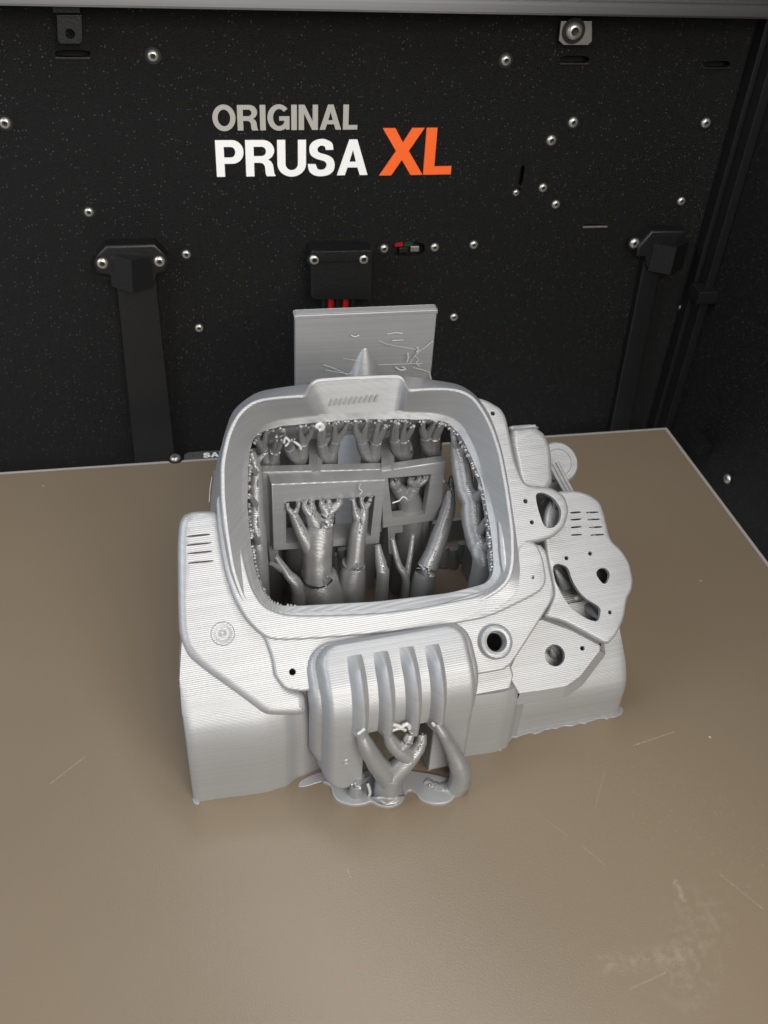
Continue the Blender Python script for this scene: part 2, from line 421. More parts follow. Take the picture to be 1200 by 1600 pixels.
slab(bm, [Vector((-420, -60)), Vector((XR+2, -60)), Vector((XR+2, 420)), Vector((-420, 420))], 0.0, -2.0, pconv, 0, slots)
link("sheet", bm, M_WALL, panel, False)
bm = bmesh.new(); box(bm, -415-po.x, XR-po.x, 6, 9, -55, 415); link("slot_shade_sheet", bm, M_SLOT_SHADE, panel, False)  # black sheet standing in for the shade inside the slots
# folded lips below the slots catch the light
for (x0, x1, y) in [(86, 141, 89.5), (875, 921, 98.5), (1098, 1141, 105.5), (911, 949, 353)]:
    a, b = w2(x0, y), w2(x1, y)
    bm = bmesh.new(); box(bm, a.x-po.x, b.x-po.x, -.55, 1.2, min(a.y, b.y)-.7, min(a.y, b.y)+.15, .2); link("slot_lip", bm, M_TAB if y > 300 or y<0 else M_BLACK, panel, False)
for (x, y) in [(8, 192), (239, 87), (139, 331), (291, 397), (311, 512), (790, 94), (895, 191), (861, 219), (848, 293), (868, 319), (1102, 192), (1064, 314),
               (740, 382), (600, 388), (679, 386), (709, 495), (1068, 384), (1064, 480), (806, 301)]:
    s = .78 if y < 250 else .68
    if (x, y) in ((1064, 480), (806, 301)): s = .5
    o = put_screw((0, 0, 0), (R(90), random.uniform(0, 3), 0), panel, s)
    o.location = (wp(x, y, 0.0)-po)*MM
def wordpx(text, gap, bl, br, tl, name, m):
    """flat printed word on the wall: bottom-left, bottom-right, top-left in photo pixels"""
    a, b, c = wp(*bl), wp(*br), wp(*tl)
    U = b-a; H = (c-a).length
    up = Vector((0, 0, 1))
    sh = (c-a); 
    def conv(u, v, w): return a+U*u+Vector((sh.x*0, 0, 1))*H*v+Vector((0, -w-.05, 0))-po
    return word(text, gap, conv, name, m, panel)
wordpx("ORIGINAL", 7, (333, 204), (558, 202), (330, 164), "lettering", M_GREYP)
wordpx("PRUSA", 5, (339, 276), (574, 273), (334, 219), "lettering", M_WHITE)
wordpx("XL", 1, (592, 274), (704, 272), (597, 200), "lettering", M_ORANGE)
# coloured plugs showing through the oval opening
for (x, y, mm_) in [(625, 384, M_RED), (640, 384, M_GREEN), (632, 394, M_BLACK), (650, 392, M_TAB)]:
    q = wp(x, y)-po
    bm = bmesh.new(); box(bm, q.x-2.2, q.x+2.2, 2.5, 5.8, q.z-1.6, q.z+1.2, .3); link("plug", bm, mm_, panel, False)

# SAT lettering on the bed tab (the rest is hidden by the print)
def tabconv(u, v, w): return Vector((at_z(318, 716, 0).x+u*11.0, 0.9+v*3.9, w-.05))
word("SAT", 6, tabconv, "lettering", M_WHITE, bed, 0.12)

# ---- aluminium beam across the top
beam = empty("frame_beam", (-180, 0, 0), "brushed aluminium profile running along the top of the black back wall", "beam")
zb = at_y(600, 18, 20).z
bm = bmesh.new()
prof = [(20, zb), (18.6, zb), (18.4, zb+.8), (18.4, zb+5.2), (19.6, zb+5.8), (19.6, zb+7.0), (18.4, zb+7.6), (18.4, zb+24), (34, zb+24), (34, zb)]
lo = [[bm.verts.new((x, y, z)) for y, z in prof] for x in (-235, 240)]
for i in range(len(prof)):
    j = (i+1) % len(prof); bm.faces.new((lo[0][i], lo[0][j], lo[1][j], lo[1][i]))
bm.faces.new(lo[0]); bm.faces.new(lo[1][::-1])
link("profile", bm, M_BEAM, beam, False)

# ---- right side wall
side = empty("side_panel", (XR, 0, 0), "black side wall on the right with an upright rail and a lone screw", "panel")
bm = bmesh.new(); box(bm, 0, 2, -420, YW-2.2, -60, 420); link("sheet", bm, M_WALL, side, False)
bm = bmesh.new(); box(bm, -5, -.1, YW-16, YW-2.4, -60, zb-1, .6); box(bm, -8, -5.1, YW-9, YW-2.4, -60, zb-1, .5); link("upright_rail", bm, M_BLACK, side)
q = at_x(1095, 447, XR-6)
bm = bmesh.new(); box(bm, -11, -.05, q.y-9, q.y+2, q.z-6, q.z+1, .6); link("rail_block", bm, M_BLACK, side)
o = put_screw((0, 0, 0), (0, R(-90), 0), side, .85); o.location = (at_x(1138, 748, XR)-Vector((XR, 0, 0)))*MM
q = at_x(1090, 683, XR-4)
bm = bmesh.new(); box(bm, -7, -.05, q.y-10, q.y+5, q.z-5, q.z+1.2, .6); link("rail_foot", bm, M_BLACK, side)

# ---- cable covers and boxes on the wall
def wall_thing(name, px, label, cat, group=None):
    q = wp(*px); q.y = YW
    return empty(name, q, label, cat, group), q
def wall_prism(bm, px_list, q, d_bot, d_top, depth_of=None, taper=1.0):
    """outline on the wall extruded outward"""
    pts = [w2(*p)-Vector((q.x, q.z)) for p in px_list]
    slab(bm, pts, d_top, 0.02, lambda u, v, w: Vector((u, -w, v)), d_bot)
def cable_cover(c, cap_px, ridge_px, screws, strip, label):
    t, q = wall_thing("cable_cover", c, label, "cable cover", "black cable covers screwed to the back wall")
    bm = bmesh.new(); wall_prism(bm, cap_px, q, 1.2, 7.5); link("cap", bm, M_BLACK, t)
    bm = bmesh.new()
    a, b = w2(*ridge_px[0])-Vector((q.x, q.z)), w2(*ridge_px[1])-Vector((q.x, q.z))
    e = (b-a).normalized(); nn = Vector((-e.y, e.x))
    tri = [(-9.5, 7.3), (0, 13.5), (9.5, 7.3)]
    la = [bm.verts.new((a.x+nn.x*o, -h, a.y+nn.y*o)) for o, h in tri]; lb = [bm.verts.new((b.x+nn.x*o, -h, b.y+nn.y*o)) for o, h in tri]
    for i in range(2): bm.faces.new((la[i], la[i+1], lb[i+1], lb[i]))
    bm.faces.new((la[2], la[0], lb[0], lb[2])); bm.faces.new(la); bm.faces.new(lb[::-1])
    link("ridge", bm, M_BLACK, t, False)
    for s in screws:
        o = put_screw((0, 0, 0), (R(90), 0, 0), t, .86); o.location = (wp(*s, 7.5)+Vector((0, -0.0, 0))-q)*MM
        o.location.y = -7.4*MM if len(screws) == 2 else -4*MM
    bm = bmesh.new()
    pts = [w2(*p)-Vector((q.x, q.z)) for p in strip]
    slab(bm, pts, 5.0, 0.02, lambda u, v, w: Vector((u, -w, v)), .8); link("channel", bm, M_BLACK, t)
    return t
cable_cover((208, 405), [(150, 392), (166, 374), (242, 372), (262, 392), (260, 414), (246, 418), (242, 433), (208, 440), (174, 434), (172, 420), (150, 416)], ((206, 388), (208, 438)),
            [(160, 411), (249, 408)], [(181, 425), (244, 425), (276, 735), (213, 735)], "black faceted cable cover with two bright screws, left of the lettering")
cable_cover((1024, 385), [(988, 377), (1010, 352), (1062, 352), (1052, 366), (1044, 408), (1034, 413), (1002, 408), (1000, 392), (986, 392)], ((1040, 370), (1030, 412)),
            [(995, 384)], [(1002, 395), (1030, 395), (968, 720), (938, 720)], "dim black cable cover with one bright screw near the right wall")
t, q = wall_thing("connector_box", (528, 415), "small black box with two screws and red wires below it", "connector")
bm = bmesh.new(); wall_prism(bm, [(480, 380), (484, 376), (572, 376), (577, 382), (576, 446), (570, 452), (486, 452), (481, 446)], q, 1.2, 12); link("housing", bm, M_BLACK, t)
bm = bmesh.new(); a = w2(484, 399)-Vector((q.x, q.z)); b = w2(573, 397)-Vector((q.x, q.z)); box(bm, a.x, b.x, -13.2, -11.8, a.y+2, a.y+7.5, .5); link("lid", bm, M_BLACK, t)
for s in ((491, 405), (568, 404)):
    o = put_screw((0, 0, 0), (R(90), 0, 0), t, .82); o.location = (wp(*s, 12)-q)*MM
for (x, mm_, r) in ((514, M_RED, 1.7), (537, M_RED, 1.7), (526, M_BLACK, 1.6), (549, M_BLACK, 1.5), (504, M_BLACK, 1.5)):
    p = w2(x, 452)-Vector((q.x, q.z)); bm = bmesh.new(); tube(bm, [(p.x, -6, p.y+4), (p.x, -6.3, p.y-12), (p.x+.6, -5, p.y-40)], r, 10); link("wire", bm, mm_, t)
t, q = wall_thing("mounting_tab", (109, 40), "black folded tab with a round hole at upper left", "bracket")
bm = bmesh.new()
slab(bm, [w2(*p)-Vector((q.x, q.z)) for p in ((90, 18), (129, 18), (130, 60), (126, 63), (96, 63), (92, 58))], 6, 4.6, lambda u, v, w: Vector((u, -w, v)), .2, [[p-Vector((q.x, q.z)) for p in circle(w2(111, 47).x, w2(111, 47).y, 1.9, 14)]])
box(bm, -5, 5, -4.6, -.05, 5.5, 7.5); link("tab", bm, M_BLACK, t, False)
t, q = wall_thing("mounting_tab", (895, 48), "bare steel tab with a screw near the top right", "bracket")
bm = bmesh.new()
slab(bm, [w2(*p)-Vector((q.x, q.z)) for p in ((872, 30), (920, 30), (920, 61), (914, 67), (876, 67), (869, 60))], 4, 2.8, lambda u, v, w: Vector((u, -w, v)), .2); link("tab", bm, M_TAB, t, False)
o = put_screw((0, 0, 0), (R(90), 0, 0), t, 1.25); o.location = (wp(896, 48, 4)-q)*MM

# ================================================================== wipe tower
YT = -40.0
tl, tr_ = at_y(461, 490, YT), at_y(683, 484, YT)
tower = empty("wipe_tower", ((tl.x+tr_.x)/2, YT+2, 0), "thin upright grey printed slab standing behind the main print", "purge tower")
tx = tower.location.x/MM; ht = (tl.z+tr_.z)/2; hw = (tr_.x-tl.x)/2
bm = bmesh.new()
nz_ = 60
# slab walls with slightly uneven layers
for (x0, x1, y0, y1, z0, z1) in ((-hw, hw, -2, 2.6, 0, ht-2.2), (-hw-.35, hw+.35, -2.35, 3.0, ht-2.2, ht-.4), (-hw+.3, hw-.3, -1.7, 2.3, ht-.4, ht)):
    box(bm, x0, x1, y0, y1, z0, z1, .35)
link("slab", bm, M_PLA, tower, False)
bm = bmesh.new()
tip = at_y(571, 548, YT-1)
cx = tip.x-tx; n = 40; prof = []
for k in range(n+1):
    z = (tip.z*1.054)*(k/n); prof.append((max(0.05, 25.5*(1-k/n)**.8), z))
lathe(bm, [(26.3, 0)]+prof, lambda u, v, w: Vector((cx+u, v, w)), 48)
link("cone", bm, M_PLA, tower)
def wisp(parent, pts, r, name="stringing"):
    bm = bmesh.new(); tube(bm, pts, r, 6, .25); link(name, bm, M_WISP, parent)
def tw(x, y, o=2.6): 
    q = at_y(x, y, YT-o); return q-Vector((tx, YT+2, 0))
for pl, r in [([(592, 532), (605, 538), (622, 541), (650, 546)], .16), ([(505, 570), (525, 577), (543, 586)], .2), ([(508, 578), (530, 582), (546, 584), (550, 580)], .2),
              ([(618, 574), (625, 578), (634, 577), (628, 573)], .45), ([(636, 566), (638, 560), (637, 552)], .4), ([(549, 524), (555, 526), (561, 524)], .35),
              ([(605, 522), (618, 520), (629, 521)], .25), ([(613, 532), (630, 531)], .22), ([(645, 574), (660, 578), (672, 582)], .22), ([(648, 556), (654, 562), (650, 568), (656, 572)], .22),
              ([(640, 568), (652, 552), (664, 543), (676, 533)], .16), ([(536, 560), (560, 564), (575, 569)], .14), ([(590, 570), (620, 569), (660, 568)], .14), ([(672, 585), (674, 596), (670, 603)], .35), ([(651, 550), (654, 547), (652, 543)], .5)]:
    wisp(tower, spline([tw(*p, 2.4+random.uniform(0, .3)) for p in pl], 4), r*.6)

# ================================================================== the printed housing
A0 = Vector((-263.191, -199.911, 0)); ROT = R(5.2346)
EX = Vector((math.cos(ROT), math.sin(ROT), 0)); EY = Vector((-math.sin(ROT), math.cos(ROT), 0)); EZ = Vector((0, 0, 1))
house = empty("printed_housing", A0, "large silver grey 3D printed casing with a rounded screen opening, tree supports still inside", "3D print", rz=ROT)
def to_l(p): d = p-A0; return Vector((d.dot(EX), d.dot(EY), d.z))
CL = to_l(CAM)
def lray(x, y): d = ray(x, y); return Vector((d.dot(EX), d.dot(EY), d.z))
TAU = R(40); DN = Vector((0, -math.sin(TAU), math.cos(TAU))); DV = Vector((0, math.cos(TAU), math.sin(TAU)))
DO = Vector((0, 24.16, 58.0))
def F(u, v, w): return DO+Vector((u, 0, 0))+DV*v+DN*w            # console frame: u right, v up the slope, w outwards
def S(x, y, w):                                                   # (u, v) on the console plane at height w
    d = lray(x, y); t = (w-DN.dot(CL-DO))/DN.dot(d); q = CL+d*t-DO
    return Vector((q.x, q.dot(DV)))
def HY(x, y, Y): d = lray(x, y); return CL+d*((Y-CL.y)/d.y)
def HZ(x, y, Z): d = lray(x, y); return CL+d*((Z-CL.z)/d.z)
def HX(x, y, X): d = lray(x, y); return CL+d*((X-CL.x)/d.x)

def plate(name, px, w, h, bevel, holes=(), round_=2, t=.2, m=M_PLA, under=False, steps=3):
    pts = [S(*p, w) for p in px]
    if round_: pts = chaikin(pts, round_, t)
    hs = []
    for hh in holes:
        if len(hh) == 3: c = S(hh[0], hh[1], w); hs.append(circle(c.x, c.y, hh[2], 16))
        else: hs.append(chaikin([S(*p, w) for p in hh], 2, .22))
    bm = bmesh.new(); slab(bm, pts, w, w-h, F, bevel, hs, steps=steps, under=under, roof=1.8)
    return link(name, bm, m, house)

# ---- outer shell: arch profile swept across the width
def front_y(X, z):
    keys = [(0, 1.6), (.5, .7), (1.6, .1), (3, 0), (25, -1.6), (31, -1.0), (37, 1.8), (45, 3.5), (80, 2), (95, -4.2), (108, -5.0), (112.5, -4.2), (116, -.5), (119, .8), (158, .2), (160, .6), (161, 1.6)]
    for (a, ya), (b, yb) in zip(keys, keys[1:]):
        if a <= X <= b:
            f = (X-a)/(b-a); f = f*f*(3-2*f); return ya+(yb-ya)*f
    return 0
def shell(name, stations, prof):
    bm = bmesh.new(); cols = []
    inner_ = []
    for i, p in enumerate(prof):
        q, r = prof[max(i-1, 0)], prof[min(i+1, len(prof)-1)]
        t = Vector((r[0]-q[0], r[1]-q[1])).normalized(); inner_.append((p[0]+t.y*2.2, p[1]-t.x*2.2))
    loop = list(prof)+inner_[::-1]; n = len(loop)
    for X in stations:
        cols.append([bm.verts.new((X+(max(0, z-40)*.1+max(0, z-48)*.25)*max(0, 1-X/16), front_y(X, z)*max(0, 1-y/14)+y, z)) for y, z in loop])
    for a, b in zip(cols, cols[1:]):
        for i in range(n):
            j = (i+1) % n; bm.faces.new((a[i], b[i], b[j], a[j]))
    bm.faces.new(cols[0]); bm.faces.new(cols[-1][::-1])
    return link(name, bm, M_PLA, house, True, 40)
arch = [(p.x, p.y) for p in spline([(0, 0, 0), (0, 10, 0), (0, 20, 0), (.7, 28, 0), (3, 35.5, 0), (7.5, 41.5, 0), (14, 47, 0)], 5)]
arch_r = [(p.x, p.y) for p in spline([(0, 0, 0), (0, 7, 0), (0, 12, 0), (1, 17, 0), (4.2, 22.4, 0), (9.5, 27.4, 0), (16, 32.8, 0), (24, 39.5, 0)], 5)]
arch_s = [p for p in arch if p[1] < 36.5]
def fr(a, b, n): return [a+(b-a)*k/n for k in range(n+1)]
arch.append((20, 52.2)); arch.append((23, 54.6)); arch.append((26, 57))
shell("shell_wall", [0, .35, .9, 1.8, 3]+fr(4, 26, 8), arch)
shell("shell_wall", fr(26, 47, 16), [p for p in arch if p[1] < 40])
shell("shell_wall", fr(94, 112, 18), [p for p in arch if p[1] < 32])
shell("shell_wall", fr(112.02, 119, 8), [p for p in arch if p[1] < 26])
shell("shell_wall", fr(119, 158, 14)+[159.5, 160.4, 161], arch_r)
# end walls added to stop light leaking into the arch
for X0, X1 in ((7, 9), (157.4, 159.6)):
    bm = bmesh.new()
    pr = [Vector((y+2.4, z)) for y, z in (arch if X0 < 100 else arch_r)]
    pr += [Vector((50, 72)), Vector((56, 60)), Vector((58, 0))] if X0 < 100 else [Vector((60, 39)), Vector((68, 0))]
    slab(bm, pr, X1, X0, lambda u, v, w: Vector((w, u, v)), 0); link("end_baffle", bm, M_PLA, house)

bm = bmesh.new(); box(bm, 20, 129, 31, 33, .05, 43); link("inner_baffle", bm, M_SUP, house, False)  # added baffle, keeps the cavity behind the front holes dark
bm = bmesh.new(); box(bm, 25, 27, 33, 105, .05, 60); link("inner_baffle", bm, M_SUP, house, False)  # added baffle, darkens the interior from the left
for a_, b_ in ((44, 58), (102, 112)):
    bm = bmesh.new(); box(bm, a_, b_, 106.2, 108, .05, 80); link("rear_baffle", bm, M_SUP, house, False)  # added baffles, close off the rear to darken the interior
bm = bmesh.new(); box(bm, 129, 131, 31, 90, .05, 60); link("inner_baffle", bm, M_SUP, house, False)  # added baffle, keeps light from the opening out of the right cavity
bm = bmesh.new(); box(bm, 131, 158, 66, 68, .05, 62); link("inner_baffle", bm, M_SUP, house, False)  # added baffle at the back of the right cavity
bm = bmesh.new(); box(bm, 44, 116, 90, 106, 80, 82, .5); link("roof_baffle", bm, M_PLA, house)  # unseen cover added to shade the interior from the lamp above
# ---- console plates
slot = lambda x0, y0, x1, y1, th=3.0: [(x0, y0-th*.4), (x1, y1-th*.5), (x1+1, y1+th*.5), (x0+1, y0+th*.6)]
plate("left_plate", [(287, 802), (303, 796.5), (350, 796), (400, 960), (432, 1000), (446, 1070), (479, 1082), (480, 1117), (421, 1117), (406, 1110), (297, 1030), (285, 1006), (279, 980), (277.5, 850), (280, 816)],
      0.4, 7, 2.6, [slot(290, 838, 328, 835), slot(291, 852, 330, 848), slot(292, 865, 331, 861), slot(293, 880, 333, 876)], t=.16)
plate("front_plate", [(405, 985), (416, 1002), (425, 1028), (430, 1058), (446, 1077), (476, 1081), (743, 1054), (787, 1047), (801, 1037), (861, 943), (868, 928), (852, 850), (800, 850), (785, 915), (640, 956), (430, 966)],
      2.4, 4.5, 0.9, [(773, 1003, 3.2), (457, 1050, 1.15)], t=.14)
plate("skirt_plate", [(337, 770), (341, 826), (351, 889), (365, 933), (383, 966), (403, 987), (421, 999), (460, 1000), (560, 993), (640, 985), (707, 976), (767, 963), (807, 944), (846, 924), (855, 908), (850, 873), (838, 846), (815, 842), (795, 880), (780, 925), (640, 953), (560, 960), (450, 962), (412, 948), (392, 915), (376, 850), (366, 770)], 3.6, 3.5, .9, [(832, 902, .75)], t=.2)
plate("upper_right_plate", [(720, 614), (760, 623), (784, 637), (792, 651), (798, 678), (807, 722), (822, 757), (862, 760), (884, 774), (891, 797), (884, 823), (866, 839), (846, 845), (820, 851), (806, 920), (785, 900), (775, 760), (735, 660)],
      3.6, 14, 1.5, [[(836, 771), (849, 769), (866, 778), (878, 797), (875, 816), (863, 826), (850, 824), (840, 794)], (770, 646, .85), (821, 783, .85), (831, 816, .8)], t=.17)
plate("dial_plate", [(852, 862), (850, 800), (868, 767), (900, 765), (923, 772), (939, 784), (945, 800), (955, 843), (972, 858), (985, 878), (991, 905), (989, 922), (981, 936), (977, 965), (966, 990), (951, 1008), (920, 991), (880, 970), (848, 963), (862, 940), (866, 925)],
      -3.0, 11, 1.3, [[(863, 884), (873, 880), (888, 886), (894, 907), (905, 925), (918, 937), (939, 949), (938, 962), (934, 972), (918, 968), (893, 952), (878, 930), (866, 906)],
                      [(930, 896), (936, 888), (946, 887), (953, 895), (952, 904), (947, 913), (940, 911)], (885, 872, .8), (922, 865, .8), (953, 957, .75)]
      + [slot(x0, y, x1, y-1, 2.6) for y in (801, 812, 824, 836) for x0, x1 in ((890+(y-801)*.06, 907+(y-801)*.06), (915+(y-801)*.2, 935+(y-801)*.25))], t=.18)
plate("hole_backing", [(852, 862), (868, 790), (915, 785), (950, 850), (975, 905), (962, 985), (880, 970)], -16, 1.5, 0, (), 1, .1, m=M_SUP)  # added backing, keeps the lit bed from showing through the dial holes
plate("lower_right_plate", [(776, 1050), (782, 1066), (804, 1103), (890, 1090), (918, 1070), (954, 1022), (951, 998), (900, 970), (846, 950), (820, 960), (790, 1020)], -6.5, 7.5, 4.0, [(867, 1024, 3.9), (910, 1013, .9)], 1, .07, steps=1)
plate("step_plate", [(728, 1040), (796, 1028), (803, 1055), (794, 1088), (728, 1091)], -4.2, 7, .7, (), 1, .08)
plate("rear_right_block", [(795, 669), (837, 665), (853, 676), (863, 700), (866, 764), (815, 770)], -9, 34, 2.2, (), 2, .16)
plate("rear_block_rim", [(795, 664), (835, 661), (846, 668), (800, 676)], -12, 12, 1.5, (), 1, .16)
# disc and bars of the rear knob
c = S(873, 722, -26); bm = bmesh.new()
lathe(bm, [(8.5, -14), (8.5, -.8), (7.8, 0), (5.5, .05), (5.2, -.3), (0, -.3)], lambda u, v, w: F(c.x+u, c.y+v, w-26), 36); link("rear_knob", bm, M_PLA, house)
for k in range(3):
    bm = bmesh.new(); p = [S(*q, -20) for q in ((860+k*5, 728-k*3), (884+k*5, 772-k*2))]
    tube(bm, [F(p[0].x, p[0].y, -20), F(p[1].x, p[1].y, -20)], .75, 10); link("knob_bar", bm, M_PLA, house)
# raised ring on the front plate, dimple on the left plate
c = S(773, 1003, 2.4); bm = bmesh.new()
lathe(bm, [(6.1, -.2), (6.0, 1.2), (5.4, 2.1), (4.6, 2.4), (3.7, 2.2), (3.25, 1.2), (3.2, -2)], lambda u, v, w: F(c.x+u, c.y+v, 2.4+w), 40); link("raised_ring", bm, M_PLA, house)
c = S(348, 990, .4); bm = bmesh.new()
lathe(bm, [(3.9, .02), (3.6, .35), (3.0, .4), (2.2, .05), (1.2, .12), (.9, .3), (.5, .1), (0, .05)], lambda u, v, w: F(c.x+u, c.y+v, .4+w), 28); link("screw_dimple", bm, M_PLA, house)

# ---- bezel: loops by angle round the opening, then lofted
BC = (585.0, 800.0)
def polar_loop(px, n=288, sm=7):
    """px: (x, y, w) photo points round the opening; returns n (u, v, w) samples by angle"""
    a = sorted([(math.atan2(-(y-BC[1]), x-BC[0]), math.hypot(x-BC[0], y-BC[1]), w) for x, y, w in px])
    a = [(a[-1][0]-2*math.pi, a[-1][1], a[-1][2])]+a+[(a[0][0]+2*math.pi, a[0][1], a[0][2])]
    xs = [(math.cos(t)*r, -math.sin(t)*r, w, t) for t, r, w in a]
    out = []
    for k in range(n):
        th = -math.pi+2*math.pi*(k+.5)/n
        for p, q in zip(xs, xs[1:]):
            if p[3] <= th <= q[3]:
                # straight chord between the two key points
                dx, dy = math.cos(th), -math.sin(th)
                ex, ey = q[0]-p[0], q[1]-p[1]
                den = dx*ey-dy*ex
                r = (p[0]*ey-p[1]*ex)/den if abs(den) > 1e-9 else math.hypot(p[0], p[1])
                f = (th-p[3])/max(1e-9, q[3]-p[3])
                out.append((BC[0]+dx*r, BC[1]+dy*r, p[2]+(q[2]-p[2])*f)); break
    for _ in range(sm):
        out = [tuple((out[i-1][k]+2*out[i][k]+out[(i+1) % n][k])/4 for k in range(3)) for i in range(n)]
    return [(*S(x, y, w), w) for x, y, w in out]
opening = [(396, 682), (407, 674), (436, 666), (500, 660), (560, 655), (640, 655), (698, 658), (720, 680), (736, 712), (752, 750), (761, 794), (769, 845), (772, 895), (764, 911), (700, 927), (590, 940), (458, 947), (429, 946), (414, 930), (401, 901), (392, 853), (387, 798), (387, 743), (391, 700)]
inner = [(397, 676), (407, 666), (440, 655), (520, 647), (620, 643), (680, 645), (707, 652), (723, 665), (742, 702), (758, 750), (771, 801), (779, 845), (783, 885), (780, 905), (771, 916), (723, 935), (640, 948), (560, 956), (443, 959), (418, 951), (401, 930), (392, 890), (383, 839), (377, 780), (379, 732), (386, 696)]
def wr(x, y): return 3.0+max(0, min(1, (960-y)/330))*10.5
rim = [(399, 627), (374, 648), (359, 681), (350, 725), (351, 780), (357, 835), (366, 890), (381, 934), (403, 962), (443, 974), (560, 968), (640, 960), (723, 948), (771, 926), (793, 908), (800, 877), (799, 829), (790, 763), (780, 709), (768, 671), (755, 645), (738, 621), (718, 611), (690, 608.5), (640, 611), (560, 617), (481, 620), (440, 622)]
tabs = [(399, 627), (440, 622), (480, 620), (484.5, 604), (497, 595.5), (540, 592.5), (600, 590), (623, 589), (633, 597), (636, 611.5), (690, 608.5)]
def w3(pl, f): return [(x, y, f(x, y)) for x, y in pl]
l_open = polar_loop(w3(opening, lambda x, y: 0.0))
l_in = polar_loop(w3(inner, lambda x, y: 1.4))
rim2 = [p for p in rim if not (399 < p[0] < 690 and p[1] < 700)]
def w_tab(x, y): return 9.5 if (482 < x < 635 and y < 606) else wr(x, y)
l_rim0 = polar_loop(w3(rim2+[(440, 622), (560, 616), (640, 611), (690, 608.5)], wr))
l_tab = polar_loop(w3(rim2+[p for p in tabs if p not in rim2], w_tab), sm=1)
l_rim = []
for k in range(288):
    th = -math.pi+2*math.pi*(k+.5)/288
    l_rim.append(l_tab[k] if math.atan2(190, 65) < th < math.atan2(190, -118) else l_rim0[k])
def offs(loop, d, dw):
    pts = [Vector((u, v)) for u, v, w in loop]
    s = -1 if area2(pts) > 0 else 1
    c = Vector((sum(p.x for p in pts)/len(pts), sum(p.y for p in pts)/len(pts)))
    return [(u+(Vector((u, v))-c).normalized().x*d, v+(Vector((u, v))-c).normalized().y*d, w+dw) for u, v, w in loop]
mid_in = [(a[0]*.5+b[0]*.5, a[1]*.5+b[1]*.5, a[2]*.8+b[2]*.2) for a, b in zip(l_in, offs(l_in, .9, .2))]
base = [(363, 640, -9), (347, 690, -9), (338, 740, -9), (335, 790, -7), (341, 824, -2), (352, 890, 0), (366, 934, 0), (385, 967, 1), (402, 988, 2), (420, 1001, 2.2), (460, 1001, 2.2), (560, 993, 2.3), (640, 983, 2.3), (707, 973, 3.5), (767, 957, 4), (803, 932, 4.2), (813, 905, 4), (812, 873, 3.4), (806, 829, 3.4), (796, 763, 3.4), (786, 709, 3.4), (774, 668, 3.4), (762, 640, 3), (742, 615, 3), (718, 600, 3), (640, 588, 5), (560, 592, 5), (481, 600, 4), (440, 605, 3), (400, 612, -4)]
l_base = polar_loop(base)
rimo = []
for a, b, i in zip(l_rim, l_base, range(999)):
    rimo.append((a[0]+(b[0]-a[0])*.16, a[1]+(b[1]-a[1])*.16, a[2]-.35))
# keep the outside wall outside the rim near the tab
l_out = []
for a, b in zip(offs(l_rim, 2.4, -4), l_base):
    l_out.append(a if math.hypot(a[0]-75, a[1]-30) > math.hypot(b[0]-75, b[1]-30) and a[1] > 40 else b)
rings = [[(u, v, -4.5) for u, v, w in offs(l_open, .3, 0)], [(u, v, w-.5) for u, v, w in l_open], l_open, offs(l_open, .5, .35), [(a[0]*.9+b[0]*.1, a[1]*.9+b[1]*.1, a[2]) for a, b in zip(l_in, l_open)], offs(l_in, .35, .5), offs(l_rim, -.35, -.35), offs(l_rim, -.1, -.06), l_rim, offs(l_rim, .8, -.05), offs(l_rim, 1.15, -.4), l_out, [(u, v, w-9) for u, v, w in l_out], [(u, v, w-24) for u, v, w in offs(l_out, .5, 0)]]
def bezel_keep(i, k): return True
bm = bmesh.new(); vr = []
for ri, ring in enumerate(rings):
    row = []
    for k, (u, v, w) in enumerate(ring):
        j = .0
        if ri in (1, 2, 3) and v > 6: j = .2*(noise.noise((u*.9, v*.9, ri*.3)))+.12*noise.noise((u*3, v*3, 2.0))
        c_ = Vector((u-75, v-30)); c_ = c_.normalized() if c_.length else c_
        row.append(bm.verts.new(F(u-c_.x*j, v-c_.y*j, w+j*.4)))
    vr.append(row)
n = len(vr[0])
for ri, (a, b) in enumerate(zip(vr, vr[1:])):
    for k in range(n):
        if ri >= 11:                                            # the deep outer wall is only built where it stands free (left and top)
            u, v, w = rings[ri][k]
            if v < 14 or (u > 105 and v < 62): continue
        j = (k+1) % n; bm.faces.new((a[k], a[j], b[j], b[k]))
link("bezel", bm, M_PLA, house, True, 38)

# ---- centre box: grid along its own curved profile
CP = [Vector((p.x, p.y)) for p in spline([(17, 62, 0), (8.5, 57.2, 0), (1, 53, 0), (-5.2, 48.8, 0), (-8.6, 43.5, 0), (-10, 37, 0), (-10, 28, 0), (-10, 15, 0), (-10, 2.5, 0)], 8)]
cum = [0.0]
for a, b in zip(CP, CP[1:]): cum.append(cum[-1]+(b-a).length)
def cprof(s):
    s = max(0, min(cum[-1]-1e-4, s))
    for i in range(len(cum)-1):
        if cum[i] <= s <= cum[i+1]:
            f = (s-cum[i])/(cum[i+1]-cum[i]); p = CP[i].lerp(CP[i+1], f)
            t = (CP[min(i+2, len(CP)-1)]-CP[max(i-1, 0)]).normalized()
            return p, Vector((t.y, -t.x))
def s_of_px(x, y):
    best = None
    for k in range(200):
        s = cum[-1]*k/199; p, nn = cprof(s); q = HY(x, y, p.x)
        d = abs(q.z-p.y)
        if best is None or d < best[0]: best = (d, s, q.x)
    return best[1], best[2]
